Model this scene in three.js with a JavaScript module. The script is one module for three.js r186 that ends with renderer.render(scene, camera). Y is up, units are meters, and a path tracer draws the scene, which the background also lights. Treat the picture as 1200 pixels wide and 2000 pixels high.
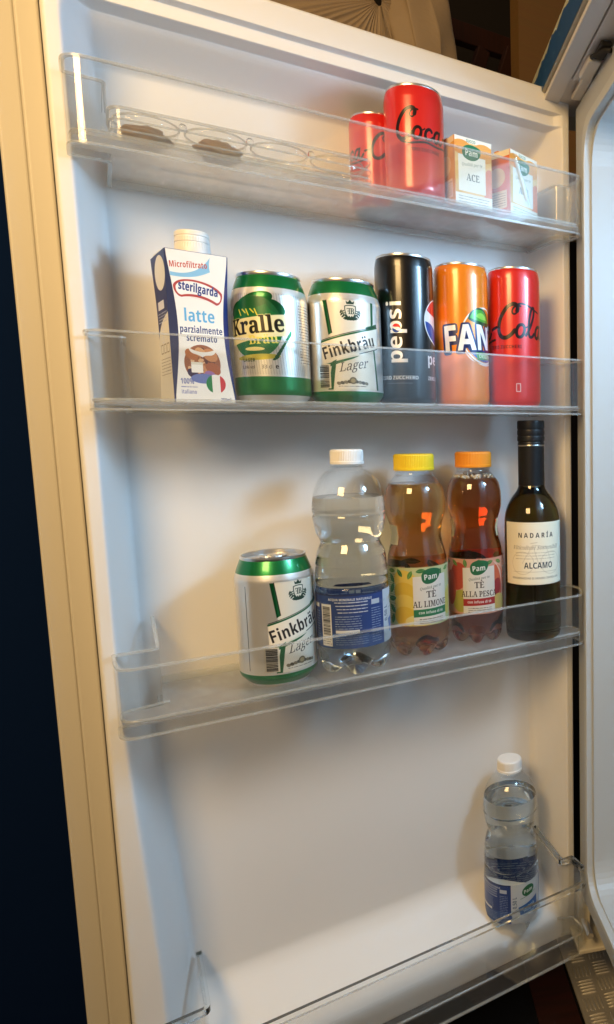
import * as THREE from 'three';
import { RectAreaLightUniformsLib } from 'three/addons/lights/RectAreaLightUniformsLib.js';
import { RoundedBoxGeometry } from 'three/addons/geometries/RoundedBoxGeometry.js';
import { mergeGeometries } from 'three/addons/utils/BufferGeometryUtils.js';
import { ImprovedNoise } from 'three/addons/math/ImprovedNoise.js';

// ---------------------------------------------------------------- camera, light, exposure
const scene = new THREE.Scene();
scene.background = new THREE.Color().setRGB(0.115, 0.098, 0.083);  // even warm background, added as ambient fill to soften the shadows
const RAD = Math.PI / 180;
const camera = new THREE.PerspectiveCamera(2 * Math.atan(1000 / 1339.7) / RAD, 614 / 1024, 0.01, 30);
camera.rotation.order = 'YXZ';
camera.position.set(0.01118, -0.03089, 0.67162);
camera.rotation.set(-6.757 * RAD, -33.16 * RAD, -0.614 * RAD);
camera.setViewOffset(1200, 2000, -476.1, -10.8, 1200, 2000);
const renderer = new THREE.WebGLRenderer({ antialias: true });
renderer.setSize(614, 1024);
renderer.toneMapping = THREE.LinearToneMapping;
renderer.toneMappingExposure = 1.05;
renderer.shadowMap.enabled = true;
RectAreaLightUniformsLib.init();

const WARM = { at: [-0.42, 0.49, 0.70], to: [0.2, 0.0, 0], color: [1.0, 0.65, 0.275], power: 24, w: 0.36, h: 0.36 };
const COOL = { color: [0.42, 0.70, 1.0], power: 64 };

// ---------------------------------------------------------------- helpers (all shapes are drawn in millimetres)
let seed = 7;
const rnd = () => { seed = (seed * 16807) % 2147483647; return seed / 2147483647; };
const noise = new ImprovedNoise();
const used = {};
function numbered(n) { const k = used[n] = (used[n] ?? -1) + 1; return k ? `${n}_${String(k).padStart(3, '0')}` : n; }
function thing(name, label, category, [x, y, z] = [0, 0, 0], turn = 0, group) {
  const o = new THREE.Group(); o.name = numbered(name);
  o.position.set(x / 1000, y / 1000, z / 1000); o.rotation.y = turn * RAD;
  o.userData = { label, category }; if (group) o.userData.group = group;
  scene.add(o); return o;
}
function mesh(name, g, mat, parent, label) {
  if (Array.isArray(g)) g = mergeGeometries(g.map(x => { const n = x.index ? x.toNonIndexed() : x; for (const k of Object.keys(n.attributes)) if (!['position', 'normal', 'uv'].includes(k)) n.deleteAttribute(k); return n; }));
  if (!g.userData.scaled) { g.scale(0.001, 0.001, 0.001); g.userData.scaled = true; }
  const o = new THREE.Mesh(g, mat); o.name = name; o.castShadow = o.receiveShadow = true;
  if (label) o.userData.label = label;
  parent.add(o); return o;
}
const box = (x0, x1, y0, y1, z0, z1, r = 0) => {
  const g = r ? new RoundedBoxGeometry(x1 - x0, y1 - y0, z1 - z0, 2, r) : new THREE.BoxGeometry(x1 - x0, y1 - y0, z1 - z0);
  return g.translate((x0 + x1) / 2, (y0 + y1) / 2, (z0 + z1) / 2);
};
function grid(nu, nv, f, uvf) {                       // f(i/nu, j/nv) -> [x, y, z]
  const p = [], uv = [], ix = [];
  for (let j = 0; j <= nv; j++) for (let i = 0; i <= nu; i++) { p.push(...f(i / nu, j / nv)); uv.push(...(uvf ? uvf(i / nu, j / nv) : [i / nu, j / nv])); }
  for (let j = 0; j < nv; j++) for (let i = 0; i < nu; i++) { const a = j * (nu + 1) + i, b = a + 1, c = a + nu + 1, d = c + 1; ix.push(a, b, d, a, d, c); }
  const g = new THREE.BufferGeometry();
  g.setAttribute('position', new THREE.Float32BufferAttribute(p, 3)); g.setAttribute('uv', new THREE.Float32BufferAttribute(uv, 2));
  g.setIndex(ix); g.computeVertexNormals(); return g;
}
// surface of revolution; u = 0.5 faces +z and runs to the right seen from outside, v = height / h
function rev(prof, h, { seg = 72, a0 = -180, a1 = 180, deform } = {}) {
  const n = prof.length, runs = [[]];
  for (let i = 0; i < n; i++) {
    runs[runs.length - 1].push(i);
    if (i > 0 && i < n - 1) {
      const t0 = Math.atan2(prof[i][1] - prof[i - 1][1], prof[i][0] - prof[i - 1][0]), t1 = Math.atan2(prof[i + 1][1] - prof[i][1], prof[i + 1][0] - prof[i][0]);
      let d = Math.abs(t1 - t0); if (d > Math.PI) d = 2 * Math.PI - d;
      if (d > 42 * RAD) runs.push([i]);
    }
  }
  const gs = runs.filter(r => r.length > 1).map(r => grid(seg, r.length - 1, (u, v) => {
    const [R, Y] = prof[r[Math.round(v * (r.length - 1))]], a = (a0 + (a1 - a0) * u) * RAD;
    let q = [R * Math.sin(a), Y, R * Math.cos(a)]; if (deform) q = deform(q, a, R, Y); return q;
  }, (u, v) => [0.5 + (a0 + (a1 - a0) * u) / 360, prof[r[Math.round(v * (r.length - 1))]][1] / h]));
  if (a1 - a0 === 360) for (const g of gs) {          // smooth over the seam
    const N = g.attributes.normal, w = seg + 1;
    for (let j = 0; j < N.count / w; j++) { const a = j * w, b = a + seg, x = N.getX(a) + N.getX(b), y = N.getY(a) + N.getY(b), z = N.getZ(a) + N.getZ(b), l = Math.hypot(x, y, z) || 1; N.setXYZ(a, x / l, y / l, z / l); N.setXYZ(b, x / l, y / l, z / l); }
  }
  return gs;
}
function curve(pts, n = 60) {                         // smooth profile through [r, y] points
  const c = new THREE.CatmullRomCurve3(pts.map(p => new THREE.Vector3(p[0], p[1], 0)), false, 'centripetal');
  return c.getPoints(n).map(v => [Math.max(v.x, 0), v.y]);
}
function roundPoly(pts, radii, n = 6) {               // polyline with rounded corners, [x, z]
  const out = [];
  pts.forEach((p, i) => {
    const r = radii[i]; if (!r) { out.push(p); return; }
    const a = pts[(i - 1 + pts.length) % pts.length], b = pts[(i + 1) % pts.length];
    const da = [a[0] - p[0], a[1] - p[1]], db = [b[0] - p[0], b[1] - p[1]], la = Math.hypot(...da), lb = Math.hypot(...db);
    const s = [p[0] + da[0] / la * r, p[1] + da[1] / la * r], e = [p[0] + db[0] / lb * r, p[1] + db[1] / lb * r];
    for (let k = 0; k <= n; k++) { const t = k / n; out.push([(1 - t) ** 2 * s[0] + 2 * t * (1 - t) * p[0] + t * t * e[0], (1 - t) ** 2 * s[1] + 2 * t * (1 - t) * p[1] + t * t * e[1]]); }
  });
  return out;
}
function offset(path, d, closed) {
  const n = path.length;
  return path.map((p, i) => {
    const a = path[closed ? (i - 1 + n) % n : Math.max(i - 1, 0)], b = path[closed ? (i + 1) % n : Math.min(i + 1, n - 1)];
    const tx = b[0] - a[0], tz = b[1] - a[1], l = Math.hypot(tx, tz) || 1; return [p[0] + tz / l * d, p[1] - tx / l * d];
  });
}
// a wall of thickness t that follows a plan path; y0 and y1 may depend on the plan point
function wall(path, t, y0, y1, closed = false) {
  const inner = offset(path, t, closed), n = path.length, m = closed ? n : n - 1, Y = (f, p) => typeof f === 'function' ? f(p[0], p[1]) : f;
  const o = i => path[i % n], q = i => inner[i % n];
  const strip = f => grid(m, 1, (u, v) => f(Math.round(u * m), v));
  const gs = [
    strip((i, v) => [o(i)[0], v ? Y(y1, o(i)) : Y(y0, o(i)), o(i)[1]]), strip((i, v) => [q(i)[0], v ? Y(y0, o(i)) : Y(y1, o(i)), q(i)[1]]),
    strip((i, v) => v ? [q(i)[0], Y(y1, o(i)), q(i)[1]] : [o(i)[0], Y(y1, o(i)), o(i)[1]]), strip((i, v) => v ? [o(i)[0], Y(y0, o(i)), o(i)[1]] : [q(i)[0], Y(y0, o(i)), q(i)[1]])];
  if (!closed) for (const i of [0, n - 1]) gs.push(grid(1, 1, (u, v) => [u ? q(i)[0] : o(i)[0], v ? Y(y1, o(i)) : Y(y0, o(i)), u ? q(i)[1] : o(i)[1]]));
  return gs;
}
function plate(outline, y0, y1) {                     // slab with a plan outline [x, z]
  const s = new THREE.Shape(outline.map(p => new THREE.Vector2(p[0], -p[1])));
  return new THREE.ExtrudeGeometry(s, { depth: y1 - y0, bevelEnabled: false }).rotateX(-Math.PI / 2).translate(0, y0, 0);
}
function tube(pts, r, closed = false, rs = 8, n) { return new THREE.TubeGeometry(new THREE.CatmullRomCurve3(pts.map(p => new THREE.Vector3(...p)), closed, 'centripetal'), n ?? pts.length * 4, r, rs, closed); }

// ---------------------------------------------------------------- materials
const std = (rgb, rough, metal = 0, more = {}) => new THREE.MeshPhysicalMaterial({ color: new THREE.Color().setRGB(...rgb), roughness: rough, metalness: metal, ...more });
function noiseTex(size, f, srgb) {
  const d = new Uint8Array(size * size * 4);
  for (let y = 0; y < size; y++) for (let x = 0; x < size; x++) { const c = f(x / size, y / size); for (let k = 0; k < 3; k++) d[(y * size + x) * 4 + k] = Math.max(0, Math.min(255, 255 * (c[k] ?? c))); d[(y * size + x) * 4 + 3] = 255; }
  const t = new THREE.DataTexture(d, size, size); t.magFilter = t.minFilter = THREE.LinearFilter; t.wrapS = t.wrapT = THREE.RepeatWrapping; if (srgb) t.colorSpace = THREE.SRGBColorSpace; t.needsUpdate = true; return t;
}
const fine = noiseTex(256, (x, y) => 0.5 + 0.25 * noise.noise(x * 64, y * 64, 1) + 0.25 * noise.noise(x * 16, y * 16, 5));
const smear = noiseTex(256, (x, y) => 0.72 + 0.3 * noise.noise(x * 5, y * 9, 2) + 0.15 * noise.noise(x * 22, y * 30, 4));
const linerMat = std([0.80, 0.79, 0.77], 0.42, 0, { bumpMap: fine, bumpScale: 0.00006, specularIntensity: 0.6 });
const shellMat = std([0.66, 0.62, 0.55], 0.38, 0, { bumpMap: fine, bumpScale: 0.0001 });
const gasketMat = std([0.60, 0.565, 0.485], 0.5);
const cabMat = std([0.50, 0.53, 0.54], 0.4);
const cabGrey = std([0.42, 0.44, 0.46], 0.45);
const darkGap = std([0.012, 0.011, 0.011], 0.7);
const clear = std([0.965, 0.968, 0.965], 0.05, 0, { transmission: 0.993, thickness: 0, ior: 1.5 });
const smudge = noiseTex(256, (x, y) => { const a = noise.noise(x * 6, y * 3, 9) + 0.6 * noise.noise(x * 17, y * 11, 3); return 0.42 + 0.16 * a + 0.22 * Math.max(0, noise.noise(x * 60, y * 9, 6) - 0.35); }); smudge.repeat.set(1 / 170, 1 / 170);
const clearFloor = std([0.92, 0.92, 0.92], 1.0, 0, { roughnessMap: smudge, transmission: 0.90, thickness: 0, ior: 1.5 });
const clearHaze = std([0.95, 0.955, 0.95], 0.06, 0, { transmission: 0.968, thickness: 0, ior: 1.6 });
const clearRim = std([0.97, 0.98, 0.98], 0.03, 0, { transmission: 1, thickness: 0.004, ior: 1.49, attenuationColor: new THREE.Color(0.85, 0.9, 0.9), attenuationDistance: 0.05 });
const softRim = std([0.90, 0.91, 0.90], 0.22, 0, { transmission: 0.80, thickness: 0, ior: 1.6 });
const pet = std([0.97, 0.985, 0.99], 0.03, 0, { transmission: 1, thickness: 0, ior: 1.55 });
const water = std([1, 1, 1], 0.0, 0, { transmission: 1, thickness: 0.03, ior: 1.33, attenuationColor: new THREE.Color(0.84, 0.92, 0.97), attenuationDistance: 0.12 });
const teaLight = std([1, 1, 1], 0.0, 0, { transmission: 1, thickness: 0.03, ior: 1.34, attenuationColor: new THREE.Color().setRGB(0.80, 0.32, 0.05), attenuationDistance: 0.064 });
const teaDark = std([1, 1, 1], 0.0, 0, { transmission: 1, thickness: 0.03, ior: 1.34, attenuationColor: new THREE.Color().setRGB(0.77, 0.22, 0.035), attenuationDistance: 0.062 });
const wineGlass = std([1, 1, 1], 0.02, 0, { transmission: 1, thickness: 0.03, ior: 1.5, attenuationColor: new THREE.Color().setRGB(0.24, 0.20, 0.03), attenuationDistance: 0.04 });
const alu = std([0.80, 0.79, 0.77], 0.28, 1);
const blackCap = std([0.008, 0.008, 0.009], 0.45, 0, { specularIntensity: 0.5, clearcoat: 0.15, clearcoatRoughness: 0.25 });
const plastic = (c, r = 0.35) => std(c, r);
// a print: a canvas drawn in millimetres, w x h, origin top left
function print(w, h, pxPerMm, draw) {
  const c = document.createElement('canvas'); c.width = Math.round(w * pxPerMm); c.height = Math.round(h * pxPerMm);
  const x = c.getContext('2d'); x.scale(c.width / w, c.height / h); x.lineJoin = x.lineCap = 'round'; draw(x, w, h);
  const t = new THREE.CanvasTexture(c); t.colorSpace = THREE.SRGBColorSpace; t.anisotropy = 8; t.magFilter = THREE.LinearFilter; return t;
}
function text(x, s, px, py, size, color, { font = 'sans-serif', weight = 'bold', align = 'center', sx = 1, skew = 0, rot = 0, stroke, sw = 0.5 } = {}) {
  x.save(); x.translate(px, py); x.rotate(rot); x.transform(sx, 0, -skew, 1, 0, 0); x.scale(size / 40, size / 40);
  x.font = `${weight} 40px ${font}`; x.textAlign = align; x.textBaseline = 'alphabetic';
  if (stroke) { x.strokeStyle = stroke; x.lineWidth = sw * 40 / size; x.strokeText(s, 0, 0); }
  x.fillStyle = color; x.fillText(s, 0, 0); x.restore();
}
const poly = (x, pts, c) => { x.fillStyle = c; x.beginPath(); pts.forEach((p, i) => i ? x.lineTo(...p) : x.moveTo(...p)); x.closePath(); x.fill(); };
const line = (x, pts, c, w) => { x.strokeStyle = c; x.lineWidth = w; x.beginPath(); pts.forEach((p, i) => i ? x.lineTo(...p) : x.moveTo(...p)); x.stroke(); };
const ell = (x, cx, cy, rx, ry, c, rot = 0) => { x.fillStyle = c; x.beginPath(); x.ellipse(cx, cy, rx, ry, rot, 0, 7); x.fill(); };
const bez = (x, m, bs, c, w) => { x.beginPath(); x.moveTo(...m); bs.forEach(b => x.bezierCurveTo(...b)); if (w) { x.strokeStyle = c; x.lineWidth = w; x.stroke(); } else { x.fillStyle = c; x.fill(); } };
function tinyText(x, x0, x1, y0, y1, step, c, w = 0.7) {  // rows of print too small to read
  for (let y = y0; y < y1; y += step) { let p = x0; while (p < x1) { const l = 1 + rnd() * 4.5; line(x, [[p, y], [Math.min(p + l, x1), y]], c, w * (0.7 + 0.4 * rnd())); p += l + 1.1; } }
}
function barcode(x, x0, y0, w, h, c = '#111', bg = '#f6f2e8', vertical = false) {
  x.fillStyle = bg; x.fillRect(x0, y0, w, h); x.fillStyle = c; let p = 0.06; const L = vertical ? h : w;
  while (p < 0.94) { const a = (0.5 + rnd() * 1.6) / L * 0.5; if (vertical) x.fillRect(x0 + w * 0.12, y0 + p * h, w * 0.76, a * h); else x.fillRect(x0 + p * w, y0 + h * 0.1, a * w, h * 0.8); p += a + (0.5 + rnd()) / L * 0.5; }
}

// ---------------------------------------------------------------- the setting
function struct(name, g, mat) { const o = mesh(numbered(name), g, mat, scene); o.userData.kind = 'structure'; return o; }
const navyMat = std([0.004, 0.012, 0.048], 1, 0, { bumpMap: fine, bumpScale: 0.0006, specularIntensity: 0.0 });
struct('wall_blue', box(-1400, 330, -1300, 330, -200, -175), navyMat);
struct('wall_back', box(-900, 1500, -1300, 1600, -760, -730), std([0.015, 0.010, 0.007], 0.9));
const woodTex = print(200, 200, 2, (x, w, h) => { x.fillStyle = '#5a2a14'; x.fillRect(0, 0, w, h); for (let i = 0; i < 260; i++) { const p = rnd() * w; line(x, [[p, 0], [p + rnd() * 5 - 2.5, h]], `rgba(${30 + rnd() * 70 | 0},${12 + rnd() * 30 | 0},6,0.25)`, 0.3 + rnd() * 1.6); } });
struct('floor', box(-1400, 1500, -790, -766, -730, 1500), std([0.004, 0.004, 0.0045], 0.9, 0, { specularIntensity: 0.2 }));
// warm room beyond: brown cupboard side above the door
const brownTex = print(300, 300, 1.5, (x, w, h) => { x.fillStyle = '#75562c'; x.fillRect(0, 0, w, h); for (let i = 0; i < 500; i++) { const p = rnd() * h; line(x, [[0, p], [w, p + rnd() * 4 - 2]], `rgba(${90 + rnd() * 40 | 0},${66 + rnd() * 30 | 0},34,0.08)`, 0.3 + rnd() * 1.2); } });

// ---------------------------------------------------------------- fridge door
const ss = t => { t = Math.min(1, Math.max(0, t)); return t * t * (3 - 2 * t); };
const DEPTH = 66;
const door = thing('door_assembly', 'white fridge door standing open, moulded inner panel with four clear trays', 'fridge door');
{
  const X0 = -2, X1 = 482, Y0 = -668, Y1 = 350, low = y => ss((-200 - y) / 380);
  const list = (a, b, cuts) => { let v = [a]; for (const [e, n] of cuts) { const s = v[v.length - 1]; for (let i = 1; i <= n; i++) v.push(s + (e - s) * i / n); } return v; };
  const xs = list(X0, X1, [[2, 8], [8, 4], [62, 46], [430, 24], [462, 8], [474, 22], [479, 4], [X1, 8]]);
  const ys = list(Y0, Y1, [[-664, 5], [-655, 3], [-560, 32], [-480, 10], [250, 30], [280, 6], [310, 20], [314, 10], [323, 4], [326, 10], [346, 6], [Y1, 8]]);
  const round = d => d >= 4 ? 0 : -(4 - Math.sqrt(16 - (4 - d) ** 2));
  const f = (x, y) => {
    const k = low(y), l = ss((x - (9 + 14 * k)) / (23 + 10 * k)), r = ss((472 - x) / 13), t = 0.10 * ss((325.5 - y) / 1.6) + 0.22 * ss((313.5 - y) / 2.5) + 0.68 * ss((312 - y) / 26), b = ss((y + 652) / 75);
    const d = Math.min(l, r) * t * b * 1;
    const e = Math.min(x - X0, X1 - x, Y1 - y, y - Y0);
    return [x, y, -DEPTH * d + round(e) + (e > 6 ? 0.35 * noise.noise(x / 70, y / 70, 4) + 0.12 * noise.noise(x / 19, y / 19, 8) : 0)];
  };
  const nu = xs.length + 1, nv = ys.length + 1;
  mesh('inner_liner', grid(nu, nv, (u, v) => {
    const i = Math.round(u * nu), j = Math.round(v * nv), p = f(xs[Math.min(Math.max(i - 1, 0), xs.length - 1)], ys[Math.min(Math.max(j - 1, 0), ys.length - 1)]);
    if (i === 0 || j === 0 || i === nu || j === nv) p[2] = -88; return p;
  }, (u, v) => [u * 4, v * 8]), linerMat, door);
  mesh('outer_shell', [box(-35.5, 484, -672, 348, -132, -86, 3), box(-35.5, -4, -672, 348, -90, -48, 2), box(476, 484, -672, 348, -90, -51, 2), box(-20, 480, -672, -664, -90, -51, 2), box(-20, 480, 344, 348, -90, -51, 2)], shellMat, door);
  mesh('gasket', [box(-19.5, -3.2, -668, 346, -48.2, -30, 2.4), box(-36, -19.2, -670, 347, -48.2, -31.2, 2.2)], gasketMat, door);
}

// ---------------------------------------------------------------- clear trays
function tray(label, { yt, yb, up, left, rise = 0, rim = 1.6, frost = clearFloor, zf = 38.3, soft, glass = clearHaze, thick = 3 }) {
  const t = thing('door_tray', label, 'door tray', [0, 0, 0], 0);
  const xl = 7.4, xr = 475.1, xi = 461;
  const side = (x, z) => z > zf - 15 ? yt + rise * ss((zf - z - 3) / 12) : yt + rise + (z < 0 ? 14 * ss(-z / 30) * (rise ? 1 : 0.1) : 0);
  const path = roundPoly([[left, -60], [left, 1.5], [xl, 3], [xl, zf], [xr, zf], [xr, 3], [xi, 1.5], [xi, -60]], [0, 3, 3, 17, 17, 3, 3, 0], 8);
  const iF = path.findIndex(p => p[1] > zf - 0.01), iL = path.length - 1 - [...path].reverse().findIndex(p => p[1] > zf - 0.01);
  mesh('front_panel', wall(path.slice(iF, iL + 1), 2.3, yb, yt - rim), glass, t);
  mesh('side_panel', wall(path.slice(0, iF + 1), 2.3, yb, (x, z) => side(x, z) - rim), glass, t);
  mesh('side_panel', wall(path.slice(iL), 2.3, yb, (x, z) => side(x, z) - rim), glass, t);
  mesh('rim', wall(offset(path, -0.35, false), thick, (x, z) => side(x, z) - rim, side), soft ? softRim : clearRim, t);
  mesh('tray_floor', plate(roundPoly([[left + 2.6, -59], [left + 2.6, 4], [xl + 2.7, 6], [xl + 2.7, zf - 2.7], [xr - 2.7, zf - 2.7], [xr - 2.7, 6], [xi - 2.6, 4], [xi - 2.6, -59]], [0, 3, 3, 14, 14, 3, 3, 0], 8), yb + up - 2.4, yb + up), frost, t);
  const foot = roundPoly([[left + 4, 0], [xl + 3.2, 7], [xl + 3.2, zf - 3], [xr - 3.2, zf - 3], [xr - 3.2, 7], [xi - 4, 0]], [3, 3, 14, 14, 3, 3], 8);
  mesh('ledge', [tube(foot.map(p => [p[0], yb + up + 1.2, p[1]]), 1.3, false, 8, 160), ...wall([[left + 3, -57.8], [xi - 3, -57.8]], 2.2, yb - 1, yb + up + 7)], softRim, t);
  mesh('bottom_edge', wall(offset(path, -0.3, false), 2.9, yb - 1.6, yb - 0.05), softRim, t);
  return t;
}
tray('topmost clear plastic door tray, seen from below, with red cans and egg holder', { yt: 249, yb: 189.2, up: 7.6, left: 34, rise: 0, soft: true });
tray('clear plastic door tray carrying the milk carton and five cans', { yt: 53.8, yb: -5.6, up: 5.5, left: 34, rise: 0, soft: true, glass: clear });
tray('clear plastic door tray carrying beer can, water, iced teas and wine', { yt: -213.6, yb: -271.8, up: 11.4, left: 40, rise: 5, rim: 2, soft: true, glass: clear });
tray('lowest clear plastic door tray holding only one small water bottle', { yt: -571.8, yb: -662, up: 22, left: 56, rise: 13, rim: 6.2, zf: 41, frost: clear, thick: 5 });

// ---------------------------------------------------------------- fridge cabinet the door hangs from, local x along its front, z outwards
const cab = thing('fridge_cabinet', 'white fridge cabinet at the right edge, lit cool from inside', 'fridge cabinet', [493, 0, -10], -109.76);
{
  const rr = (a, b, c, d, r) => { const s = new THREE.Shape(); s.moveTo(a + r, c); s.lineTo(b - r, c); s.quadraticCurveTo(b, c, b, c + r); s.lineTo(b, d - r); s.quadraticCurveTo(b, d, b - r, d); s.lineTo(a + r, d); s.quadraticCurveTo(a, d, a, d - r); s.lineTo(a, c + r); s.quadraticCurveTo(a, c, a + r, c); return s; };
  const ring = (o, h, z0, z1, bev = 0) => { const s = rr(...o); s.holes.push(rr(...h)); return new THREE.ExtrudeGeometry(s, { depth: z1 - z0, curveSegments: 10, bevelEnabled: bev > 0, bevelSize: bev, bevelThickness: bev, bevelSegments: 2 }).translate(0, 0, z0); };
  mesh('inner_liner', ring([24, 498, -603, 327, 3], [60, 464, -578, 292, 42], -440, -4), cabMat, cab);
  mesh('back_panel', box(26, 496, -601, 325, -452, -440.5), cabMat, cab);
  mesh('front_frame', ring([21, 500, -607, 330, 3], [48, 474, -589, 306, 30], -3.8, 1.5, 1), cabGrey, cab);
  mesh('frame_ridge', ring([49.5, 472, -587, 304, 30], [56, 467, -581, 296, 36], -3.8, 3.4, 1), cabMat, cab);
  mesh('outer_shell', ring([14, 506, -612, 334, 3], [23.5, 498.5, -603.5, 327.5, 3], -460, -6), shellMat, cab);
  const tr = [];
  tr.push(box(-14, 506, 336, 341, 21.5, 39, 1), box(70, 506, 336, 341, -6, 20, 1), box(-14, 69, 338.4, 341, -6, 20.5));
  mesh('top_trim', tr, std([0.62, 0.60, 0.58], 0.4), cab);
  mesh('hinge_cover', [box(88, 122, 329, 336, 4, 18, 2), box(40, 87, 331, 336, 2, 13, 1.5)], std([0.66, 0.63, 0.58], 0.45), cab);
  mesh('latch', [box(124, 150, 330, 335, 3, 14, 1.5), tube([[126, 331, 16], [146, 328, 9], [150, 326, 4]], 2.2)], darkGap, cab);
  mesh('lower_hinge', [box(0, 44, -660, -613, -4, 6, 2), box(10, 60, -664, -658, -20, 16, 2)], std([0.62, 0.58, 0.48], 0.45), cab);
  mesh('hinge_pin', new THREE.CylinderGeometry(4, 4, 30, 20).rotateZ(Math.PI / 2).translate(56, -632, 4), alu, cab);
  const lampMat = std([0.9, 0.9, 0.9], 0.5, 0, { emissive: new THREE.Color().setRGB(...COOL.color), emissiveIntensity: 1.5 });
  const aim = new THREE.Quaternion().setFromUnitVectors(new THREE.Vector3(0, 0, -1), new THREE.Vector3(0.34, -0.42, 0.84).normalize());
  mesh('lamp_cover', box(-100, 100, -80, 80, 3, 9, 2).applyQuaternion(aim).translate(380, 276, -240), lampMat, cab);
  const l = new THREE.RectAreaLight(new THREE.Color().setRGB(...COOL.color), COOL.power, 0.2, 0.16);
  l.position.set(0.38, 0.276, -0.24); l.quaternion.copy(aim); cab.add(l);
}
{ // board with blue film on its edge, brown cupboard side, slats, cloth bundle: the room above the door
  const b = thing('shelf_board', 'pale board edge with torn blue film above the fridge, top right', 'board', [493, 0, -10], -109.76);
  mesh('board', box(-60, 700, 343, 376, -400, 42), std([0.55, 0.52, 0.42], 0.6), b);
  const filmTex = print(400, 34, 4, (x, w, h) => {
    x.fillStyle = '#b9b9a4'; x.fillRect(0, 0, w, h); x.fillStyle = '#1c4c80'; x.beginPath(); x.moveTo(0, h); for (let i = 0; i <= 120; i++) x.lineTo(i / 120 * w, 5 + 3.5 * Math.sin(i * 0.5) * rnd() + 1.8 * Math.sin(i * 0.13)); x.lineTo(w, h); x.fill();
    for (let i = 0; i < 60; i++) ell(x, rnd() * w, 10 + rnd() * 24, 1 + rnd() * 5, 0.4 + rnd(), `rgba(${rnd() > 0.5 ? '120,160,190' : '20,60,110'},0.35)`);
  });
  mesh('film', grid(60, 1, (u, v) => [-60 + 460 * u, 343.5 + 31.5 * v, 42.6 + 0.5 * noise.noise(u * 30, v * 2, 3)]), new THREE.MeshPhysicalMaterial({ map: filmTex, roughness: 0.35 }), b, 'blue protective film with torn pale upper edge');
  const c = thing('cupboard_panel', 'plain brown upright panel behind the blue edged board, top right', 'panel');
  mesh('panel', box(600, 1400, 300, 1300, -330, -305), new THREE.MeshPhysicalMaterial({ map: brownTex, roughness: 0.55 }), c);
  for (let i = 0; i < 3; i++) {
    const s = thing('wooden_slat', ['dark upright wooden slat nearest the brown panel, above the door', 'dark upright wooden slat nearest the cloth cushion, above the door', 'dark level wooden slat above the two upright ones'][i], 'slat', [[640, 585, 610][i], [590, 575, 640][i], -420], 0, 'wooden slats in the shadow');
    mesh('slat', i < 2 ? box(-11, 11, -60, 40, -8, 8, 2).rotateZ(-0.35) : box(-70, 70, -16, 16, -30, -12, 2), new THREE.MeshPhysicalMaterial({ map: woodTex, roughness: 0.7, color: 0x998066 }), s);
  }
  const bundle = thing('cloth_bundle', 'brown pleated cloth cushion gathered to a point above the door top', 'cushion', [322, 474, -190]);
  const clothMat = new THREE.MeshPhysicalMaterial({ color: new THREE.Color().setRGB(0.27, 0.20, 0.13), roughness: 0.75, sheen: 0.6, sheenRoughness: 0.5, sheenColor: new THREE.Color(0.5, 0.38, 0.25), bumpMap: fine, bumpScale: 0.0006, side: THREE.DoubleSide });
  mesh('pleated_face', grid(360, 40, (u, v) => {
    const a = u * 2 * Math.PI, R = 6 + 165 * v, pl = (0.5 + 0.5 * Math.sin(a * 58 + 2.2 * noise.noise(a * 3, v * 2, 1) * 3)) ** 2 * (1.6 + 4.2 * v) + 5 * noise.noise(Math.cos(a) * 2.5, Math.sin(a) * 2.5, v * 1.5);
    return [R * Math.cos(a) * (Math.cos(a) > 0 ? 0.42 : 1.15), R * Math.sin(a) * 0.95, 34 * Math.cos(v * 1.5) + pl * (0.35 + v) - 20 * (v > 0.9 ? (v - 0.9) * 10 : 0)];
  }), clothMat, bundle);
  mesh('gather', grid(90, 30, (u, v) => {
    const a = u * 2 * Math.PI, t = v, rx = 22 + 16 * Math.sin(t * 3.1) + 5 * noise.noise(u * 9, t * 3, 7);
    return [48 + 16 * t + rx * Math.cos(a) + 4 * Math.sin(a * 7 + t * 5), 70 - 175 * t, 30 + rx * 0.7 * Math.sin(a) + 5 * noise.noise(a, t * 4, 2)];
  }), clothMat, bundle, 'loose folded flap of the cushion cover');
}
{ // floor by the hinge
  const p = thing('tread_plate', 'aluminium checker plate on the floor below the cabinet hinge', 'tread plate', [493, -762, -10], -109.76);
  const plateMat = std([0.66, 0.63, 0.57], 0.38, 0.6, { bumpMap: fine, bumpScale: 0.0003 });
  mesh('sheet', box(-260, 480, -4, 0, -420, 6, 1), plateMat, p);
  const bars = [];
  for (let i = -8; i < 14; i++) for (let j = 0; j < 8; j++) for (let k = 0; k < 5; k++) {
    const g = new THREE.SphereGeometry(1, 8, 5, 0, 2 * Math.PI, 0, Math.PI / 2), flip = (i + j) % 2;
    g.scale(flip ? 11.5 : 1.7, 1.9, flip ? 1.7 : 11.5); const o = (k - 2) * 5.2;
    g.translate(i * 28 + (flip ? 0 : o), -0.1, -12 - j * 28 + (flip ? o : 0)); if (-12 - j * 28 > -240) bars.push(g);
  }
  const bm = mesh('tread_bars', bars, plateMat, p); bm.userData.kind = 'stuff';
  const w = thing('floor_board', 'dark red brown wooden floor board beside the checker plate', 'floor board', [493, -765, -10], -109.76);
  mesh('board', box(-300, 520, -4, 0, 9, 62, 1), new THREE.MeshPhysicalMaterial({ map: woodTex, roughness: 0.55, color: 0x8a7468 }), w);
}
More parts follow.
